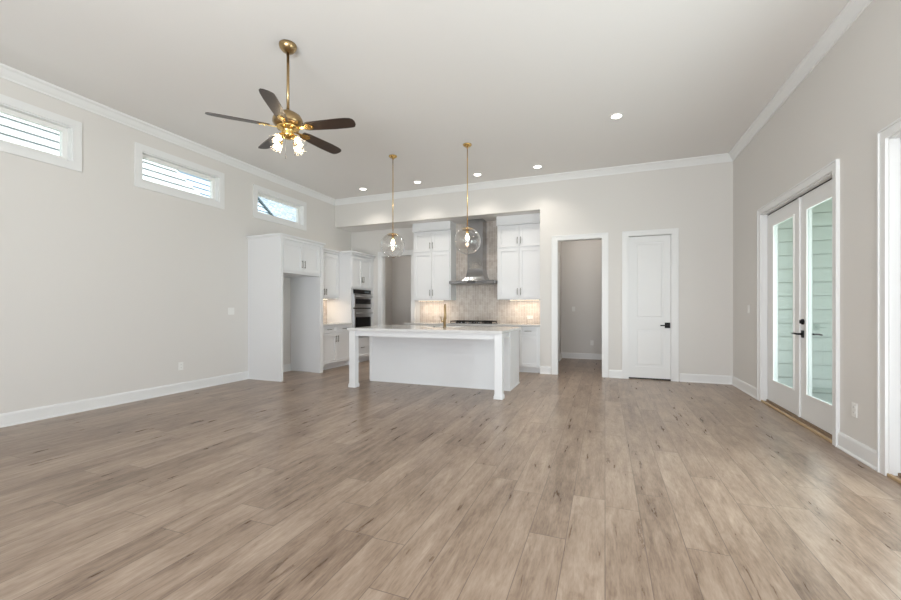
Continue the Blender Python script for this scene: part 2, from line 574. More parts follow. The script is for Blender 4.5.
# casings
def casing_y(name, x0, x1, top, y, w=0.095, t=0.02, bottom=0.0):
    mb = MB(); wt = 2.538-top
    for a, b in ((x0-w, x0), (x1, x1+w)):
        mb.box(a, b, y-t, y, bottom, top)
        # raised back band on the outer edge
        o = a if a < x0 else b-0.014
        mb.box(o, o+0.014, y-t-0.008, y-t, bottom, top+wt)
    mb.box(x0-w, x1+w, y-t, y, top, top+wt)
    mb.box(x0-w+0.014, x1+w-0.014, y-t-0.008, y-t, top+wt-0.014, top+wt)
    # jamb lining
    mb.box(x0-0.001, x0+0.012, y-0.004, y+0.13, bottom, top)
    mb.box(x1-0.012, x1+0.001, y-0.004, y+0.13, bottom, top)
    mb.box(x0+0.012, x1-0.012, y-0.004, y+0.13, top-0.005, top+0.001)
    return struct(name, mb, M['trim'])
casing_y('trim_2', HX0, HX1, ZD, YB)
casing_y('trim_3', DX0, DX1, ZD, YB)
casing_y('trim_4', -4.87, -4.10, 2.43, YK)

def casing_x(name, y0, y1, top, x, w=0.095, t=0.02, jamb=0.05):
    mb = MB()
    for a, b in ((y0-w, y0), (y1, y1+w)):
        mb.box(x-t, x, a, b, 0, top)
        o = a if a < y0 else b-0.014
        mb.box(x-t-0.008, x-t, o, o+0.014, 0, top+w)
    mb.box(x-t, x, y0-w, y1+w, top, top+w)
    mb.box(x-t-0.008, x-t, y0-w+0.014, y1+w-0.014, top+w-0.014, top+w)
    mb.box(x-0.002, x+0.15, y0-0.001, y0+0.012, 0, top)
    mb.box(x-0.002, x+0.15, y1-0.012, y1+0.001, 0, top)
    mb.box(x-0.002, x+0.15, y0+0.012, y1-0.012, top-0.012, top+0.001)
    return struct(name, mb, M['trim'])
casing_x('trim_5', FD[0], FD[1], 2.425, XR, 0.078)
casing_x('trim_6', ND[0], ND[1], 2.425, XR, 0.078)
# casing of the door on the hallway's left wall
mb = MB()
mb.box(-1.0, -0.98, 8.55, 8.65, 0, 2.5)
mb.box(-1.0, -0.98, 9.50, 9.60, 0, 2.5)
mb.box(-1.0, -0.98, 8.65, 9.50, 2.41, 2.5)
struct('trim_7', mb, M['trim'])
struct('door_4', box(-1.0, -0.992, 8.65, 9.50, 0.01, 2.41), M['door'])

# transom windows
for i, (a, b) in enumerate(WINS):
    root = MB()
    w = 0.085
    x = XL
    root.box(x, x+0.018, a-w, b+w, WZ1, WZ1+w).box(x, x+0.018, a-w, b+w, WZ0-w, WZ0)
    root.box(x, x+0.018, a-w, a, WZ0, WZ1).box(x, x+0.018, b, b+w, WZ0, WZ1)
    wd = struct('window_%d' % (i+1), root, M['trim'])
    f = MB()
    # jamb liner and vinyl frame set back in the wall
    f.box(x-0.13, x, a, a+0.012, WZ0, WZ1).box(x-0.13, x, b-0.012, b, WZ0, WZ1)
    f.box(x-0.13, x, a+0.012, b-0.012, WZ0, WZ0+0.012).box(x-0.13, x, a+0.012, b-0.012, WZ1-0.012, WZ1)
    build('window_liner', f, M['trim'], wd)
    f = MB()
    g = 0.045
    a2, b2, c2, d2 = a+0.012, b-0.012, WZ0+0.012, WZ1-0.012
    f.box(x-0.13, x-0.07, a2, a2+g, c2, d2).box(x-0.13, x-0.07, b2-g, b2, c2, d2)
    f.box(x-0.13, x-0.07, a2+g, b2-g, c2, c2+g).box(x-0.13, x-0.07, a2+g, b2-g, d2-g, d2)
    build('window_frame', f, M['plastic'], wd)
    build('window_pane', box(x-0.104, x-0.098, a2+g, b2-g, c2+g, d2-g), M['glass'], wd)

# large window behind the camera (never in view, lets the daylight in)
mb = MB()
yy = YF-0.10
for xx in (-2.4, -0.53, 1.34):
    mb.box(xx, xx+0.06, yy, yy+0.06, 0.35, 3.15)
mb.box(-2.4, 1.4, yy, yy+0.06, 0.35, 0.41).box(-2.4, 1.4, yy, yy+0.06, 3.09, 3.15)
struct('window_4', mb, M['trim'])

# panelled interior door
def raised_panel(mb, u0, u1, z0, z1, y):
    # sunk moulding line and raised field
    b = 0.018
    mb.box(u0+b, u1-b, y-0.012, y, z0+b, z1-b, 0.006)
yd = YB+0.035
dr = MB()
x0, x1, z0, z1 = DX0+0.014, DX1-0.014, 0.022, ZD-0.012
dr.box(x0, x1, yd+0.014, yd+0.035, z0, z1)
sw = 0.095
P1 = (0.215, 0.87); P2 = (1.03, 2.34)
dr.box(x0, x0+sw, yd, yd+0.014, z0, z1).box(x1-sw, x1, yd, yd+0.014, z0, z1)
dr.box(x0+sw, x1-sw, yd, yd+0.014, z0, P1[0]).box(x0+sw, x1-sw, yd, yd+0.014, P1[1], P2[0]).box(x0+sw, x1-sw, yd, yd+0.014, P2[1], z1)
for p in (P1, P2):
    raised_panel(dr, x0+sw+0.02, x1-sw-0.02, p[0]+0.02, p[1]-0.02, yd+0.014)
door1 = struct('door_1', dr, M['door'])
h = MB()
h.box(0.938, 1.018, yd-0.010, yd, 0.880, 0.972, 0.002)
h.tube([(0.98, yd-0.006, 0.925), (0.98, yd-0.05, 0.925)], 0.011)
h.box(0.868, 0.992, yd-0.058, yd-0.044, 0.915, 0.934, 0.003)
build('door_handle', h, M['black'], door1, label='black square-rose lever handle')
build('door_sweep', box(x0, x1, yd+0.004, yd+0.032, 0.002, 0.022), M['rubber'], door1, label='dark gap seal under the door')  # near-black strip painted as the shade below the door leaf

# french doors (two leaves)
def glazed_leaf(name, y0, y1, xd, ga, gb):
    mb = MB()
    zb, zt = 0.040, 2.398
    gz0, gz1 = 0.297, 2.250
    t = 0.045
    mb.box(xd, xd+t, y0, ga, zb, zt).box(xd, xd+t, gb, y1, zb, zt)
    mb.box(xd, xd+t, ga, gb, zb, gz0).box(xd, xd+t, ga, gb, gz1, zt)
    leaf = struct(name, mb, M['door'])
    s = MB()
    e = 0.018
    for a, b, c, d in ((ga, ga+e, gz0, gz1), (gb-e, gb, gz0, gz1), (ga+e, gb-e, gz0, gz0+e), (ga+e, gb-e, gz1-e, gz1)):
        s.box(xd-0.010, xd+0.004, a, b, c, d, 0.003)
    build('glazing_bead', s, M['plastic'], leaf)
    build('glass_pane', box(xd+0.010, xd+0.016, ga, gb, gz0, gz1), M['patio_glass'], leaf)
    return leaf
XD = 1.955
ym = 5.375
far_leaf = glazed_leaf('door_2', ym+0.004, FD[1]-0.022, XD, 5.51, 6.11)
near_leaf = glazed_leaf('door_3', FD[0]+0.014, ym-0.004, XD, 4.665, 5.225)
build('astragal', box(XD-0.016, XD, ym-0.022, ym+0.022, 0.042, 2.396, bev=0.004), M['door'], near_leaf)
def lever(mb, x, y, z, side, way):
    # side: -1 into the room, +1 outside; way: direction the lever points along y
    mb.box(x, x+side*0.010, y-0.025, y+0.025, z-0.038, z+0.038, 0.003)
    mb.tube([(x, y, z), (x+side*0.055, y, z)], 0.010)
    mb.tube([(x+side*0.055, y-way*0.012, z), (x+side*0.055, y+way*0.06, z+0.003), (x+side*0.05, y+way*0.12, z)], [0.010, 0.009, 0.008])
lv = MB(); lever(lv, XD-0.002, ym-0.075, 0.935, -1, 1)
build('door_handle', lv, M['black'], near_leaf, label='black lever handle inside')
lv = MB(); lever(lv, XD+0.047, ym-0.10, 0.935, 1, -1)
build('door_handle', lv, M['black'], near_leaf, label='black lever handle outside, seen through the glass')
db = MB(); db.lathe([(0, 0), (0.030, 0), (0.030, 0.012), (0.022, 0.020), (0, 0.020)], (XD, ym-0.075, 1.065), 20, Matrix.Rotation(R(-90), 4, 'Y'))
db.box(XD-0.034, XD-0.018, ym-0.079, ym-0.071, 1.047, 1.083, 0.002)
build('deadbolt', db, M['black'], near_leaf, label='round black deadbolt')
n1 = glazed_leaf('door_5', (ND[0]+ND[1])/2+0.004, ND[1]-0.014, XD, 3.10, 3.65)
n2 = glazed_leaf('door_6', ND[0]+0.014, (ND[0]+ND[1])/2-0.004, XD, 2.26, 2.82)
mb = MB()
for d in (FD, ND):
    mb.box(XR-0.012, XR+0.012, d[0]-0.0, d[1], 0.0, 0.022, 0.004)
struct('trim_8', mb, M['sill'])
mb = MB()
for d in (FD, ND):
    mb.box(XR+0.012, XR+0.15, d[0]+0.012, d[1]-0.012, 0.0, 0.014)
    mb.box(XD-0.012, XR+0.15, d[0]+0.012, d[1]-0.012, 0.014, 0.036)
struct('trim_9', mb, M['sill_dark'])
# near-black strips painted as the shade of the gap between jamb and leaves
mb = MB()
for d in (FD, ND):
    mb.box(XD+0.004, XD+0.03, d[1]-0.022, d[1]-0.012, 0.04, 2.41)
    mb.box(XD+0.004, XD+0.03, d[0]+0.012, d[1]-0.022, 2.400, 2.412)
struct('trim_10', mb, M['rubber'])

# outdoor setting on the right: covered porch
XO = XR+0.15
mb = MB()
ex = 0.178
z = -0.06
while z < 2.9:
    mb.prism([(0, z+0.011), (-0.034, z+0.011), (-0.022, z+ex), (0, z+ex)], (XO, 5.6), lambda a, b, d: (d, 6.56+a, b))
    z += ex
mb.box(XO, 5.6, 6.56, 6.70, -0.1, 3.0)
struct('wall_porch', mb, M['siding'])
struct('floor_porch', box(XO, 5.6, -2.0, 6.56, -0.22, -0.10), M['concrete'])
struct('ceiling_porch', box(XO, 5.6, -2.0, 6.70, 2.95, 3.15), M['trim'])
struct('ground', box(-30, 30, -25, 40, -0.45, -0.35), M['grass'])

# ------------------------------------------------------------ neighbour house seen through the transoms
nb = thing('neighbor_house', 'neighbouring house with white lap siding and grey shingle roof beyond the transom windows', 'house', (-8.6, 6.0, -0.35))
def siding_x(mb, X, yA, yB, z0, z1, slope_at=None):
    z = z0
    while z < z1-1e-3:
        e0, e1 = yB, yB
        if slope_at:
            e0 = min(yB, slope_at(z)); e1 = min(yB, slope_at(z+0.127))
        if e1 > yA:
            t = bmesh.new()
            q = [(X+0.035, yA, z+0.015), (X+0.035, e0, z+0.015), (X+0.004, e1, z+0.127), (X+0.004, yA, z+0.127)]
            p = [(X-0.1, a, b) for _, a, b in q]
            A = [t.verts.new(c) for c in q]; B = [t.verts.new(c) for c in p]
            t.faces.new(A); t.faces.new(B[::-1])
            for i in range(4): t.faces.new((A[i], B[i], B[(i+1) % 4], A[(i+1) % 4]))
            bmesh.ops.recalc_face_normals(t, faces=t.faces)
            mb.join(t)
        z += 0.127
shadeEdgeA = lambda z: 5.918 + (4.10-z)*1.48  # white wall ends along the shadow line that crosses the siding
mb = MB(); siding_x(mb, -8.5, -1.5, 12.0, -0.35, 6.2, shadeEdgeA)
build('wall', mb, M['nb_white'], nb)
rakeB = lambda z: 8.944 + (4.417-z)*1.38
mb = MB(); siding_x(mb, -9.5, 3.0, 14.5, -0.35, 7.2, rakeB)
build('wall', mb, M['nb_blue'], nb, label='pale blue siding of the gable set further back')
mb = MB()
for zz0, zz1 in ((-0.35, 8.0),):
    mb.prism([(rakeB(zz0)-0.02, zz0), (rakeB(zz0)+0.07, zz0), (rakeB(zz1)+0.07, zz1), (rakeB(zz1)-0.02, zz1)], (-9.62, -9.44), lambda a, b, d: (d, a, b))
build('fascia', mb, M['fascia'], nb, label='dark rake board')
mb = MB()
mb.prism([(-9.7, 1.6), (-16.5, 8.4), (-16.6, 8.2), (-9.7, 1.4)], (4.0, 19.0), lambda a, b, d: (a, d, b))
build('roof', mb, M['shingle'], nb)

# ------------------------------------------------------------ kitchen helpers
def mpY(plane):   # front faces -Y
    return lambda u, d, z: (u, plane-d, z)
def mpX(plane):   # front faces +X
    return lambda u, d, z: (plane+d, u, z)
def mbox(mb, mp, u0, u1, d0, d1, z0, z1, bev=0):
    a = mp(u0, d0, z0); b = mp(u1, d1, z1)
    mb.box(a[0], b[0], a[1], b[1], a[2], b[2], bev)
def shaker(mp, u0, u1, z0, z1, rail=0.057, t=0.022):
    mb = MB(); g = 0.0035
    u0 += g; u1 -= g; z0 += g; z1 -= g
    mbox(mb, mp, u0, u0+rail, 0.001, t, z0, z1); mbox(mb, mp, u1-rail, u1, 0.001, t, z0, z1)
    mbox(mb, mp, u0+rail, u1-rail, 0.001, t, z0, z0+rail); mbox(mb, mp, u0+rail, u1-rail, 0.001, t, z1-rail, z1)
    mbox(mb, mp, u0+rail, u1-rail, 0.001, 0.007, z0+rail, z1-rail)
    return mb
def pull(mp, u, z, vertical=True, L=0.13, t=0.020):
    mb = MB(); h = L/2
    if vertical:
        mb.tube([mp(u, t+0.028, z-h), mp(u, t+0.028, z+h)], 0.006, 10)
        for s in (-1, 1): mb.tube([mp(u, t, z+s*h*0.75), mp(u, t+0.028, z+s*h*0.75)], 0.005, 8)
    else:
        mb.tube([mp(u-h, t+0.028, z), mp(u+h, t+0.028, z)], 0.006, 10)
        for s in (-1, 1): mb.tube([mp(u+s*h*0.75, t, z), mp(u+s*h*0.75, t+0.028, z)], 0.005, 8)
    return mb
def door_pair(root, mp, u0, um, u1, z0, z1, hz, off=0.032):
    for a, b, hu in ((u0, um, um-off), (um, u1, um+off)):
        d = build('door', shaker(mp, a, b, z0, z1), M['cabinet'], root)
        if hz is not None:
            build('handle', pull(mp, hu, hz), M['nickel'], d)
def drawer(root, mp, u0, u1, z0, z1, rail=0.035):
    d = build('drawer', shaker(mp, u0, u1, z0, z1, rail), M['cabinet'], root)
    build('handle', pull(mp, (u0+u1)/2, (z0+z1)/2, False), M['nickel'], d)
    return d
G = 0.002  # clearance between neighbours

# refrigerator surround
FX = -4.99
fr = thing('refrigerator_cabinet', 'tall white refrigerator surround against left wall with empty niche below two doors', 'cabinet', (-5.35, 5.70, 0))
build('side_panel', box(XL+G, FX, 5.19, 5.235, 0.0, 2.37), M['cabinet'], fr)
mb = MB(); mb.box(XL+G, FX, 6.195, 6.25, 0.0, 2.37).box(-5.20, FX, 6.158, 6.195, 0.0, 1.80)
build('side_panel', mb, M['cabinet'], fr)
build('body', box(XL+G, FX-0.021, 5.235, 6.195, 1.81, 2.37), M['cabinet'], fr)
build('foot_moulding', box(XL+0.03, FX+0.006, 5.182, 5.19, 0.0, 0.02), M['cabinet'], fr)
mp = mpX(FX-0.021)
door_pair(fr, mp, 5.245, 5.705, 6.165, 1.85, 2.345, 1.985)
mb = MB()
CP = [(0, 0), (0.008, 0), (0.008, 0.030), (0.010, 0.034), (0.030, 0.052), (0.034, 0.056), (0.034, 0.078), (0, 0.078)]
mb.sweep([(XL+G, 5.19), (FX, 5.19), (FX, 6.25), (-5.30, 6.25)][::-1], [(o, 2.37+z) for o, z in CP])
mb.box(XL+G, FX, 5.19, 6.25, 2.37, 2.445)
build('crown_moulding', mb, M['cabinet'], fr)

# left wall run: base cabinet, countertop, uppers
YT = 7.285   # oven tower starts
BX = -5.09   # cabinet box front plane (doors stand proud)
bl = thing('base_cabinet', 'white base cabinet with two drawers and two doors between refrigerator surround and oven tower', 'cabinet', (-5.4, 6.76, 0), 'kitchen base cabinets')
mb = MB(); mb.box(XL+G, BX, 6.25+G, YT-G, 0.10, 0.87).box(XL+G, BX-0.07, 6.25+G, YT-G, 0.0, 0.10)
build('body', mb, M['cabinet'], bl)
mp = mpX(BX)
ymid = 6.765
drawer(bl, mp, 6.26, ymid, 0.725, 0.865); drawer(bl, mp, ymid, YT-0.01, 0.725, 0.865)
door_pair(bl, mp, 6.26, ymid, YT-0.01, 0.12, 0.72, 0.60)
tag(build('countertop', box(XL+G, BX+0.045, 6.25+G, YT-G, 0.872, 0.905, bev=0.002), M['quartz'], origin=(-5.4, 6.76, 0.872)),
    'short white quartz countertop on left wall between refrigerator surround and oven tower', 'countertop')
UX = -5.41
ul = thing('wall_cabinet', 'white two-door wall cabinet on left wall beside the oven tower', 'cabinet', (-5.55, 6.76, 1.42), 'kitchen wall cabinets')
build('body', box(XL+G, UX, 6.25+G, YT-G, 1.42, 2.37), M['cabinet'], ul)
door_pair(ul, mpX(UX), 6.26, 6.80, YT-0.01, 1.45, 2.345, 1.555)
mb = MB(); mb.sweep([(UX+0.018, YT-0.003), (UX+0.018, 6.25+G)], [(o, 2.372+z) for o, z in CP]); mb.box(XL+G, UX+0.018, 6.25+G, YT-0.003, 2.372, 2.445)
build('crown_moulding', mb, M['cabinet'], ul)
struct('wall_left_tile', box(XL+0.0, XL+0.010, 6.252, YT-0.002, 0.906, 1.419), M['tileY'])

# oven tower
ov = thing('oven_cabinet', 'tall white cabinet tower in the kitchen corner housing the double oven', 'cabinet', (-5.4, 7.73, 0))
TE = 8.19
mb = MB()
mb.box(XL+G, BX, YT, 7.335, 0.0, 2.37).box(XL+G, BX, 8.035, TE, 0.10, 2.37)
mb.box(XL+G, BX, 7.335, 8.035, 1.635, 2.37).box(XL+G, BX, 7.335, 8.035, 0.10, 0.575).box(XL+G, -5.60, 7.335, 8.035, 0.575, 1.635)
mb.box(XL+G, BX-0.07, 7.335, TE, 0.0, 0.10)
build('body', mb, M['cabinet'], ov)
mp = mpX(BX)
door_pair(ov, mp, 7.30, 7.685, 8.07, 1.66, 2.345, 1.85)
drawer(ov, mp, 7.30, 8.07, 0.12, 0.565, 0.057)
mb = MB(); mb.sweep([(BX+0.02, TE), (BX+0.02, YT-0.0), (UX+0.085, YT-0.0)], [(o, 2.372+z) for o, z in CP]); mb.box(XL+G, BX+0.02, YT, TE, 2.372, 2.445)
build('crown_moulding', mb, M['cabinet'], ov)
wo = thing('double_oven', 'stainless steel double wall oven with black glass doors built into the tower', 'oven', (-5.2, 7.685, 0.6))
mb = MB(); mb.box(-5.58, BX+0.002, 7.337, 8.033, 0.578, 1.632); mb.box(BX+0.002, BX+0.022, 7.33, 8.04, 0.578, 1.635, 0.002)
build('oven_case', mb, M['oven_steel'], wo)
X0 = BX+0.022
build('control_panel', box(X0, X0+0.012, 7.345, 8.025, 1.535, 1.622, bev=0.002), M['blackglass'], wo, label='black control panel')
build('display', box(X0+0.012, X0+0.0135, 7.76, 7.93, 1.56, 1.60), principled('display_grey', (0.10, 0.12, 0.13), 0.2), wo)
for i, (a, b, wa, wb_, hz) in enumerate(((1.235, 1.53, 1.31, 1.425, 1.475), (0.585, 1.20, 0.605, 1.02, 1.11))):
    d = build('oven_door', box(X0, X0+0.03, 7.345, 8.025, a, b, bev=0.003), M['oven_steel'], wo)
    build('oven_window', box(X0+0.03, X0+0.032, 7.385, 7.985, wa, wb_), M['blackglass'], d)
    hb = MB(); hb.tube([(X0+0.075, 7.37, hz), (X0+0.075, 8.0, hz)], 0.011)
    for yy in (7.42, 7.95): hb.tube([(X0+0.03, yy, hz), (X0+0.075, yy, hz)], 0.009)
    build('handle', hb, M['oven_steel'], d)
build('vent_slot', box(X0, X0+0.006, 7.345, 8.025, 1.205, 1.228), M['black'], wo)

# back wall run of base cabinets
CF = 7.565  # box front
def base_unit(x0, x1, label, kind, cx):
    r = thing('base_cabinet', label, 'cabinet', (cx, 7.88, 0), 'kitchen base cabinets')
    mb = MB(); mb.box(x0, x1, CF, YK-G, 0.10, 0.87).box(x0, x1, CF+0.07, YK-G, 0.0, 0.10)
    build('body', mb, M['cabinet'], r)
    mp = mpY(CF)
    m = (x0+x1)/2
    if kind == 'door':
        drawer(r, mp, x0+0.01, x1-0.045, 0.715, 0.86)
        d = build('door', shaker(mp, x0+0.01, x1-0.045, 0.115, 0.71), M['cabinet'], r)
        if x0 < -1.6: build('handle', pull(mp, x0+0.045, 0.60), M['nickel'], d)
    elif kind == 'drawers':
        drawer(r, mp, x0+0.01, x1-0.01, 0.715, 0.86); drawer(r, mp, x0+0.01, x1-0.01, 0.42, 0.71, 0.057); drawer(r, mp, x0+0.01, x1-0.01, 0.115, 0.415, 0.057)
    else:
        drawer(r, mp, x0+0.01, m, 0.715, 0.86); drawer(r, mp, m, x1-0.01, 0.715, 0.86)
        door_pair(r, mp, x0+0.01, m, x1-0.01, 0.115, 0.71, 0.60)
    return r
base_unit(-3.90, -3.02, 'white base cabinet at the left end of the back counter, mostly behind the island', 'pair', -3.46)
base_unit(-3.018, -2.02, 'white drawer cabinet below the gas cooktop, behind the island', 'drawers', -2.52)
base_unit(-2.018, -1.52, 'white base cabinet between the cooktop drawers and the end cabinet, behind the island', 'door', -1.77)
base_unit(-1.518, XA-0.002, 'white base cabinet at the right end of back counter with one drawer and one door', 'door', -1.32)
tag(build('countertop', box(-3.93, XA-0.002, CF-0.045, YK-0.012, 0.872, 0.905, bev=0.002), M['quartz'], origin=(-2.5, 7.88, 0.872)),
    'long white quartz countertop along the tiled back wall carrying the cooktop', 'countertop')
struct('wall_kitchen_tile', box(-3.885, XA-0.001, YK-0.010, YK-0.0, 0.80, ZS-0.002), M['tileX'])

# wall cabinets on the back wall
def wall_unit(x0, x1, label):
    r = thing('wall_cabinet', label, 'cabinet', ((x0+x1)/2, 8.03, 1.39), 'kitchen wall cabinets')
    WF = 7.875
    build('body', box(x0, x1, WF, YK-0.012, 1.39, 2.86), M['cabinet'], r)
    mp = mpY(WF)
    m = (x0+x1)/2
    door_pair(r, mp, x0+0.02, m, x1-0.02, 1.42, 2.405, 1.545)
    door_pair(r, mp, x0+0.02, m, x1-0.02, 2.425, 2.845, 2.55)
    mb = MB(); mb.box(x0-0.012, x1+0.0, WF-0.034, YK-0.012, 2.862, ZS-0.003)
    mb.prism([(0, 2.862), (-0.014, 2.862), (-0.014, 2.878), (0, 2.89)], (x0-0.012, x1), lambda a, b, d: (d, WF-0.034+a, b))
    build('crown_moulding', mb, M['cabinet'], r, label='tall flat crown board up to the dropped ceiling')
    return r
wall_unit(-3.886, -3.02, 'tall white wall cabinet left of the range hood with stacked doors')
wall_unit(-2.018, XA-0.004, 'tall white wall cabinet right of the range hood with stacked doors')

# under-cabinet lights
for nm, bx_, col in (('white strip light under the wall cabinet left of the hood', (-3.80, -3.22, 7.93, 7.97, 1.376, 1.389), 0),
                ('white strip light under the wall cabinet right of the hood', (-1.78, -1.20, 7.93, 7.97, 1.376, 1.389), 0),
                ('white strip light under the wall cabinet on the left wall', (-5.62, -5.58, 6.45, 7.15, 1.406, 1.419), 0)):
    c = ((bx_[0]+bx_[1])/2, (bx_[2]+bx_[3])/2, bx_[5])
    t = thing('strip_light', nm, 'light', c, 'under-cabinet lights')
    build('housing', box(*bx_), M['plastic'], t)
    build('diffuser', box(bx_[0]+0.004, bx_[1]-0.004, bx_[2]+0.004, bx_[3]-0.004, bx_[4]-0.003, bx_[4]), M['strip'], t)
    sx, sy = bx_[1]-bx_[0], bx_[3]-bx_[2]
    lamp('strip_lamp', 'AREA', (c[0], c[1]+(0.03 if sx > sy else 0), bx_[4]-0.006), (0, 0, 0), 1.9, (1.0, 0.80, 0.60), sx, sy)

# range hood
rh = thing('range_hood', 'stainless steel chimney range hood on the tiled wall between wall cabinets', 'range hood', (-2.49, 8.0, 1.71))
mb = MB(); mb.box(-2.995, -2.032, 7.70, YK-0.012, 1.712, 1.775, 0.004)
build('canopy', mb, M['steel'], rh)
mb = MB()
x0, x1, y0 = -2.66, -2.33, 7.90
# flared skirt rising from the canopy into the chimney
prev = None
t = bmesh.new(); rings = []
for k in range(9):
    s = k/8
    f = (1-s)**2.6*0.085
    rings.append([t.verts.new(c) for c in ((x0-f, y0-f, 1.775+s*0.30), (x1+f, y0-f, 1.775+s*0.30), (x1+f, YK-0.012, 1.775+s*0.30), (x0-f, YK-0.012, 1.775+s*0.30))])
for A, B in zip(rings, rings[1:]):
    for i in range(4):
        t.faces.new((A[i], A[(i+1) % 4], B[(i+1) % 4], B[i]))
bmesh.ops.recalc_face_normals(t, faces=t.faces)
mb.join(t)
mb.box(x0, x1, y0, YK-0.012, 2.075, ZS-0.003)
build('chimney', mb, M['steel'], rh)
mb = MB(); mb.box(-2.60, -2.42, 7.697, 7.700, 1.735, 1.755)
build('control_strip', mb, M['black'], rh)
build('filter', box(-2.93, -2.10, 7.75, 8.12, 1.706, 1.712), M['nickel'], rh)

# cooktop
ck = thing('gas_cooktop', 'stainless gas cooktop with black cast iron grates on the back counter', 'cooktop', (-2.52, 7.86, 0.905))
build('tray', box(-2.97, -2.06, 7.62, 8.09, 0.905, 0.913, bev=0.002), M['steel'], ck)
for gx in (-2.955, -2.66, -2.365):
    g = MB(); w = 0.285
    for yy in (7.68, 7.88, 8.06): g.box(gx, gx+w, yy, yy+0.014, 0.942, 0.960)
    for xx in (gx, gx+w/2-0.007, gx+w-0.014): g.box(xx, xx+0.014, 7.68, 8.074, 0.940, 0.958)
    for xx in (gx, gx+w-0.014):
        for yy in (7.68, 8.06): g.box(xx, xx+0.014, yy, yy+0.014, 0.913, 0.942)
    build('grate', g, M['black'], ck)
for bx_, by_ in ((-2.82, 7.77), (-2.82, 7.98), (-2.515, 7.88), (-2.22, 7.77), (-2.22, 7.98)):
    build('burner', MB().lathe([(0, 0.036), (0.035, 0.036), (0.042, 0.026), (0.055, 0.012), (0.055, 0.008), (0, 0.008)], (bx_, by_, 0.905), 20), M['black'], ck)
for i in range(5):
    build('knob', MB().lathe([(0, 0.034), (0.016, 0.034), (0.019, 0.028), (0.020, 0.008), (0, 0.008)], (-2.70+i*0.09, 7.645, 0.905), 16), M['steel'], ck)

# ------------------------------------------------------------ island
IX0, IX1 = -3.67, -1.30
IYF, IYB = 5.80, 6.48
il = thing('kitchen_island', 'white kitchen island with open seating overhang on two square posts', 'island', (-2.48, 5.88, 0))
mb = MB()
mb.box(IX0, IX1, IYF, IYB, 0.0, 0.68).box(IX0, IX1, IYF, 6.03, 0.68, 0.87).box(IX0, -2.87, 6.03, IYB, 0.68, 0.87).box(-2.15, IX1, 6.03, IYB, 0.68, 0.87).box(-2.87, -2.15, 6.43, IYB, 0.68, 0.87)
build('body', mb, M['cabinet'], il)
mb = MB()
for (a, b, c, d) in ((IX0, IX1, IYF-0.010, IYF), (IX1, IX1+0.010, IYF-0.010, IYB)):
    mb.box(a, b, c, d, 0.0, 0.022)
build('base_moulding', mb, M['cabinet'], il)
mb = MB(); mb.box(IX1, IX1+0.008, IYF, IYF+0.05, 0.022, 0.87).box(IX1-0.05, IX1+0.008, IYF-0.008, IYF, 0.022, 0.87)
build('corner_trim', mb, M['cabinet'], il)
build('corner_trim', box(IX0-0.008, IX0+0.05, IYF-0.008, IYF, 0.022, 0.87), M['cabinet'], il)
for x0 in (IX0+0.005, IX1-0.073):
    g = MB(); y0 = 5.20; w = 0.102
    g.box(x0, x0+w, y0, y0+w, 0.05, 0.87, 0.003)
    g.box(x0-0.010, x0+w+0.010, y0-0.010, y0+w+0.010, 0.0, 0.045, 0.003)
    g.box(x0-0.006, x0+w+0.006, y0-0.006, y0+w+0.006, 0.045, 0.06, 0.002)
    build('leg', g, M['cabinet'], il)
mb = MB(); mb.box(IX0+0.107, IX1-0.073, 5.225, 5.25, 0.79, 0.87)
mb.box(IX0+0.02, IX0+0.05, 5.302, IYF-0.008, 0.79, 0.87).box(IX1-0.045, IX1-0.005, 5.302, IYF-0.008, 0.79, 0.87)
build('apron', mb, M['cabinet'], il)
mp = lambda u, d, z: (u, IYB+d, z)
n = 4; w = (IX1-IX0)/n
for i in range(n):
    if i == 2: continue
    a, b = IX0+i*w, IX0+(i+1)*w
    drawer(il, mp, a+0.01, b-0.01, 0.715, 0.86)
    d = build('door', shaker(mp, a+0.01, b-0.01, 0.115, 0.71), M['cabinet'], il)
    build('handle', pull(mp, b-0.05, 0.6), M['nickel'], d)
build('door', shaker(mp, IX0+2*w+0.01, IX0+3*w-0.01, 0.115, 0.86), M['cabinet'], il)
# worktop with a sink cut-out
SX0, SX1, SY0, SY1 = -2.86, -2.16, 6.04, 6.42
mb = MB(); Z0, Z1 = 0.872, 0.910
TX0, TX1, TY0, TY1 = IX0-0.012, IX1+0.040, 5.17, 6.51
mb.box(TX0, TX1, TY0, SY0, Z0, Z1).box(TX0, TX1, SY1, TY1, Z0, Z1).box(TX0, SX0, SY0, SY1, Z0, Z1).box(SX1, TX1, SY0, SY1, Z0, Z1)
bmesh.ops.remove_doubles(mb.bm, verts=mb.bm.verts, dist=1e-5)
tag(build('countertop', mb, M['quartz'], origin=(-2.48, 5.88, 0.872)), 'large white quartz worktop covering the kitchen island', 'countertop')
sk = thing('sink', 'white rectangular undermount sink set in the island worktop', 'sink', (-2.51, 6.23, 0.66))
mb = MB(); t_ = 0.012
a, b, c, d = SX0+0.002, SX1-0.002, SY0+0.002, SY1-0.002
mb.box(a, b, c, d, 0.875-0.2, 0.875-0.188)
mb.box(a, a+t_, c, d, 0.687, 0.905).box(b-t_, b, c, d, 0.687, 0.905).box(a+t_, b-t_, c, c+t_, 0.687, 0.905).box(a+t_, b-t_, d-t_, d, 0.687, 0.905)
build('basin', mb, M['porcelain'], sk)
build('drain', MB().lathe([(0, 0.004), (0.035, 0.004), (0.042, 0), (0, 0)], (-2.51, 6.23, 0.687), 20), M['steel'], sk)
fx, fy = -2.40, 5.98
fa = thing('kitchen_faucet', 'brass gooseneck faucet with side lever standing on the island worktop', 'faucet', (fx, fy, 0.91))
mb = MB()
pts = [(fx, fy, 0.925), (fx, fy, 1.14)]
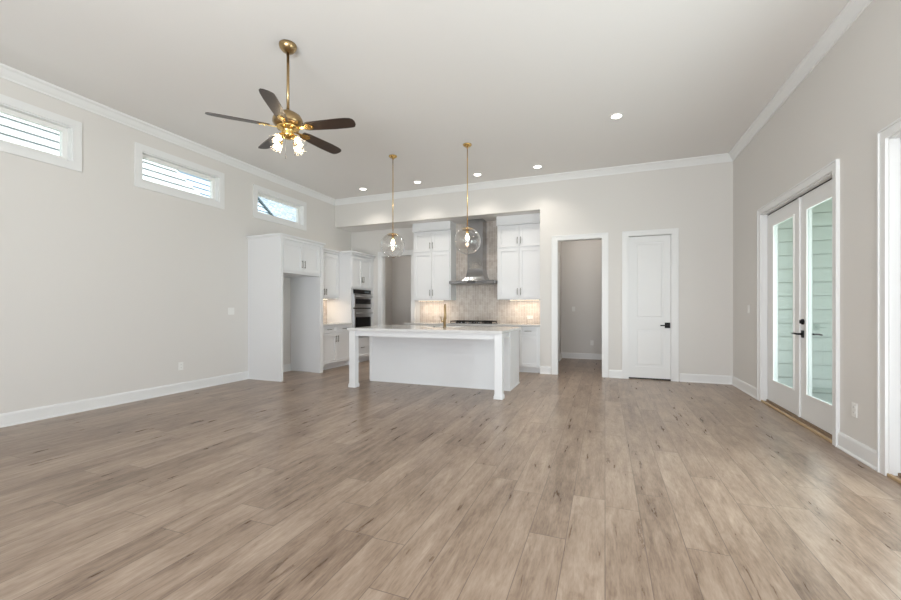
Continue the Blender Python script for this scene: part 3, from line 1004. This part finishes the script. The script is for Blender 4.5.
for k in range(1, 13):
    a = math.pi*k/12
    r_ = 0.085-0.085*math.cos(a); pts.append((fx-0.30*r_, fy+0.954*r_, 1.17+0.10*math.sin(a)))
pts.append((fx-0.051, fy+0.162, 1.12))
mb.tube(pts, 0.013, 14)
build('spout', mb, M['aged'], fa)
build('base', MB().lathe([(0, 0), (0.030, 0), (0.030, 0.008), (0.021, 0.016), (0.021, 0.15), (0.014, 0.16), (0, 0.16)], (fx, fy, 0.91), 24), M['aged'], fa)
build('spray_head', MB().lathe([(0, 0), (0.016, 0), (0.019, 0.01), (0.017, 0.10), (0.013, 0.11), (0, 0.11)], (fx-0.051, fy+0.162, 1.03), 20), M['aged'], fa)
mb = MB(); mb.tube([(fx-0.018, fy, 1.00), (fx-0.06, fy, 1.005)], 0.012); mb.tube([(fx-0.055, fy, 1.0), (fx-0.062, fy-0.01, 1.08)], 0.007)
build('lever', mb, M['aged'], fa)
tag(build('air_switch', MB().lathe([(0, 0.012), (0.012, 0.012), (0.013, 0.006), (0.022, 0.004), (0.022, 0), (0, 0)], (-2.58, 5.98, 0.911), 20), M['nickel'], origin=(-2.58, 5.98, 0.911)),
    'small round metal button on the island worktop left of the faucet', 'button')

# ------------------------------------------------------------ pendants
def pendant(x, y, label):
    r = thing('pendant_light', label, 'pendant light', (x, y, ZC), 'globe pendants over the island')
    zc, rg = 2.215, 0.2
    build('canopy', MB().lathe([(0, 0), (0.066, 0), (0.066, -0.012), (0.050, -0.028), (0.014, -0.036), (0.010, -0.06), (0, -0.06)], (x, y, ZC), 28), M['brass'], r)
    build('rod', MB().tube([(x, y, ZC-0.05), (x, y, zc+rg+0.03)], 0.0065, 10), M['brass'], r)
    prof = []
    for k in range(0, 33):
        a = R(24) + (math.pi-R(24))*k/32
        prof.append((max(rg*math.sin(a), 0), rg*math.cos(a)))
    build('globe', MB().lathe(prof, (x, y, zc), 40), M['globe'], r)
    rc = rg*1.012
    cp = [(0, rc+0.012), (0.012, rc+0.010)]
    for k in range(0, 7):
        a = R(4)+R(25)*k/6
        cp.append((rc*math.sin(a), rc*math.cos(a)))
    for k in range(6, -1, -1):
        a = R(4)+R(25)*k/6
        cp.append(((rc-0.006)*math.sin(a), (rc-0.006)*math.cos(a)))
    build('cap', MB().lathe(cp, (x, y, zc), 32), M['brass'], r)
    build('socket', MB().lathe([(0, 0.20), (0.018, 0.20), (0.020, 0.11), (0.016, 0.105), (0, 0.105)], (x, y, zc), 20), M['brass'], r)
    bp = [(0, 0.115), (0.012, 0.11), (0.016, 0.09)]
    for k in range(0, 10):
        a = R(40)+R(140)*k/9
        bp.append((0.030*math.sin(a), 0.050+0.034*math.cos(a)))
    build('bulb', MB().lathe(bp, (x, y, zc), 20), M['bulb2'], r)
    return r
pendant(-3.182, 5.70, 'clear glass globe pendant on brass rod over the left half of the island')
pendant(-1.921, 5.70, 'clear glass globe pendant on brass rod before the range hood')

# ------------------------------------------------------------ recessed lights
c0 = thing('recessed_light', 'lit recessed ceiling light nearest the left wall, first of the row along the kitchen', 'ceiling light', (-4.625, 7.04, ZC), 'recessed ceiling lights')
build('trim_ring', MB().lathe([(0.085, -0.006), (0.085, 0), (0.062, 0), (0.062, -0.008), (0.080, -0.008), (0.085, -0.006)], (-4.625, 7.04, ZC), 32), M['plastic'], c0)
build('lens', MB().lathe([(0, -0.004), (0.062, -0.004), (0.062, -0.001), (0, -0.001)], (-4.625, 7.04, ZC), 32), M['can'], c0)
cans = [(-3.394, 7.04, 'lit recessed ceiling light between the two pendants, second of the row along the kitchen'),
        (-2.177, 7.04, 'lit recessed ceiling light just right of the pendant before the range hood'),
        (-1.088, 7.02, 'lit recessed ceiling light at the right end of the row, above the hallway opening'),
        (0.137, 5.54, 'lone lit recessed ceiling light set forward of the row, towards the right wall')]
for x, y, lb in cans:
    c = copy_tree(c0); c.location = (x, y, ZC); c['label'] = lb
for x, y in [(-4.625, 7.04)]+[(c[0], c[1]) for c in cans]:
    lamp('downlight', 'SPOT', (x, y, ZC-0.02), (0, 0, 0), 38, (1, 0.93, 0.83), 0.06, spot_size=R(125), spot_blend=0.9)
lamp('hallway_downlight', 'POINT', (-0.3, 9.0, 2.9), (0, 0, 0), 8, (1, 0.93, 0.85), 0.08)  # added unseen lamp that brightens the closed hallway
lamp('pantry_downlight', 'POINT', (-4.2, 9.2, 2.9), (0, 0, 0), 9, (1, 0.93, 0.85), 0.08)  # added lamp without a fixture, lifts the dark pantry

# ------------------------------------------------------------ ceiling fan
CX, CY = -2.757, 2.953
ZB = 2.885
fan = thing('ceiling_fan', 'brass ceiling fan with five dark walnut blades and lit glass shades', 'ceiling fan', (CX, CY, ZC))
build('canopy', MB().lathe([(0, 0), (0.078, 0), (0.080, -0.012), (0.074, -0.035), (0.050, -0.062), (0.022, -0.075), (0, -0.075)], (CX, CY, ZC), 32), M['aged'], fan)
build('downrod', MB().tube([(CX, CY, ZC-0.06), (CX, CY, ZB+0.16)], 0.013, 14), M['aged'], fan)
build('motor_housing', MB().lathe([(0, 0.165), (0.028, 0.165), (0.034, 0.150), (0.075, 0.138), (0.115, 0.112), (0.133, 0.075), (0.135, 0.040), (0.118, 0.022), (0.085, 0.012), (0, 0.012)], (CX, CY, ZB), 40), M['aged'], fan)
build('flywheel', MB().lathe([(0, 0.012), (0.098, 0.012), (0.102, 0.002), (0.096, -0.010), (0.070, -0.016), (0.055, -0.045), (0.062, -0.060), (0.052, -0.085), (0.030, -0.100), (0, -0.105)], (CX, CY, ZB), 32), M['brass'], fan)
def blade_bm():
    # outline in local x (length), y (width)
    top = [(0.160, 0.042), (0.20, 0.054), (0.34, 0.062), (0.46, 0.068), (0.56, 0.068), (0.63, 0.066), (0.655, 0.058)]
    bot = [(0.672, 0.030), (0.678, -0.010), (0.668, -0.040), (0.645, -0.056), (0.60, -0.064), (0.50, -0.067), (0.36, -0.062), (0.22, -0.056), (0.160, -0.042)]
    t = bmesh.new()
    o = top+bot
    A = [t.verts.new((x, y, 0.003)) for x, y in o]; B = [t.verts.new((x, y, -0.003)) for x, y in o]
    t.faces.new(A); t.faces.new(B[::-1])
    for i in range(len(o)): t.faces.new((A[i], B[i], B[(i+1) % len(o)], A[(i+1) % len(o)]))
    bmesh.ops.recalc_face_normals(t, faces=t.faces)
    return t
def iron_bm():
    t = bmesh.new()
    o = [(0.08, 0.016), (0.14, 0.012), (0.17, 0.020), (0.20, 0.036), (0.235, 0.034), (0.262, 0.012), (0.262, -0.012), (0.235, -0.034), (0.20, -0.036), (0.17, -0.020), (0.14, -0.012), (0.08, -0.016)]
    A = [t.verts.new((x, y, -0.004)) for x, y in o]; B = [t.verts.new((x, y, -0.010)) for x, y in o]
    t.faces.new(A); t.faces.new(B[::-1])
    for i in range(len(o)): t.faces.new((A[i], B[i], B[(i+1) % len(o)], A[(i+1) % len(o)]))
    bmesh.ops.recalc_face_normals(t, faces=t.faces)
    return t
for k in range(5):
    mt = Matrix.Translation((CX, CY, ZB)) @ Matrix.Rotation(R(10.5+72*k), 4, 'Z') @ Matrix.Rotation(R(-13), 4, 'X') @ Matrix.Scale(0.98, 4)
    mb = MB(); mb.join(blade_bm(), mt)
    bl_ = build('blade', mb, M['walnut'], fan)
    mb = MB(); mb.join(iron_bm(), mt)
    for dx, dy in ((0.205, 0.02), (0.205, -0.02), (0.245, 0.0)):
        t = bmesh.new(); bmesh.ops.create_uvsphere(t, u_segments=8, v_segments=6, radius=0.006, matrix=Matrix.Translation((dx, dy, -0.010)))
        mb.join(t, mt)
    build('blade_iron', mb, M['brass'], bl_)
for k in range(4):
    az = R(-92+90*k)
    d = Vector((math.cos(az), math.sin(az), 0))
    p0 = Vector((CX, CY, ZB-0.075))
    elbow = p0 + d*0.075 + Vector((0, 0, -0.005))
    axis = (d*0.62 + Vector((0, 0, -0.78))).normalized()
    mb = MB(); mb.tube([p0+d*0.03, p0+d*0.055+Vector((0, 0, 0.004)), elbow, elbow+axis*0.03], 0.008, 10)
    q = Vector((0, 0, 1)).rotation_difference(axis).to_matrix().to_4x4()
    s0 = elbow+axis*0.02
    mb.lathe([(0, 0), (0.020, 0), (0.024, 0.012), (0.024, 0.035), (0, 0.035)], s0, 18, q)
    arm = build('light_arm', mb, M['brass'], fan)
    sh = [(0.024, 0.030), (0.032, 0.035), (0.038, 0.050), (0.041, 0.070), (0.047, 0.095), (0.058, 0.114)]
    build('lamp_shade', MB().lathe(sh, s0, 28, q), M['shade'], arm, label='clear bell glass shade')
    bp = [(0, 0.035), (0.010, 0.037), (0.013, 0.05), (0.019, 0.070), (0.019, 0.082), (0.011, 0.094), (0, 0.097)]
    build('bulb', MB().lathe(bp, s0, 16, q), M['bulb'], arm, label='lit bulb')
for (ax, ay, zl) in ((0.0, -0.03, 0.29), (0.055, 0.03, 0.245)):
    mb = MB(); px_, py_ = CX+ax, CY+ay
    mb.tube([(px_, py_, ZB-0.09), (px_, py_, ZB-zl+0.02)], 0.0012, 6)
    mb.lathe([(0, 0.03), (0.004, 0.028), (0.006, 0.010), (0.005, 0), (0, 0)], (px_, py_, ZB-zl-0.005), 12)
    build('pull_chain', mb, M['nickel'], fan)

# ------------------------------------------------------------ switches and outlets
def plate(name, label, cat, mp, u, z, w=0.072, h=0.115, kind='outlet', gangs=1):
    c = mp(u, 0, z)
    r = thing(name, label, cat, c)
    mb = MB(); mbox(mb, mp, u-w/2, u+w/2, 0.0005, 0.006, z-h/2, z+h/2, 0.0015)
    build('cover_plate', mb, M['plastic'], r)
    if kind == 'outlet':
        for s in (-1, 1):
            mb = MB(); mbox(mb, mp, u-0.017, u+0.017, 0.006, 0.009, z+s*0.021-0.014, z+s*0.021+0.014, 0.001)
            rc = build('receptacle', mb, M['plastic'], r)
            mb = MB()
            for e in (-0.006, 0.006): mbox(mb, mp, u+e-0.001, u+e+0.001, 0.009, 0.0094, z+s*0.021-0.003, z+s*0.021+0.006)
            build('slot', mb, M['rubber'], rc)
    else:
        for g in range(gangs):
            uu = u+(g-(gangs-1)/2)*0.046
            mb = MB(); mbox(mb, mp, uu-0.016, uu+0.016, 0.006, 0.010, z-0.033, z+0.033, 0.0015)
            build('rocker', mb, M['plastic'], r)
plate('wall_outlet', 'white duplex outlet low on the left wall', 'outlet', mpX(XL), 4.02, 0.375)
plate('light_switch', 'white double light switch on the left wall beside the refrigerator surround', 'switch', mpX(XL), 4.858, 1.165, 0.118, 0.115, 'switch', 2)
mpR = lambda u, d, z: (XR-d, u, z)
plate('wall_outlet', 'white duplex outlet low on the right wall beside the patio doors', 'outlet', mpR, 4.237, 0.378)
plate('light_switch', 'white light switch on the right wall just before the far corner', 'switch', mpR, 6.83, 1.20, 0.072, 0.115, 'switch')
plate('light_switch', 'white light switch on the hallway back wall seen through the cased opening', 'switch', mpY(10.17), -0.713, 1.20, 0.072, 0.115, 'switch')
plate('wall_outlet', 'white outlet low on the hallway back wall seen through the opening', 'outlet', mpY(10.17), -0.29, 0.39)
plate('wall_outlet', 'white horizontal outlet on the tiled backsplash below the right wall cabinet', 'outlet', mpY(YK-0.010), -1.422, 1.03, 0.118, 0.072, 'switch', 2)
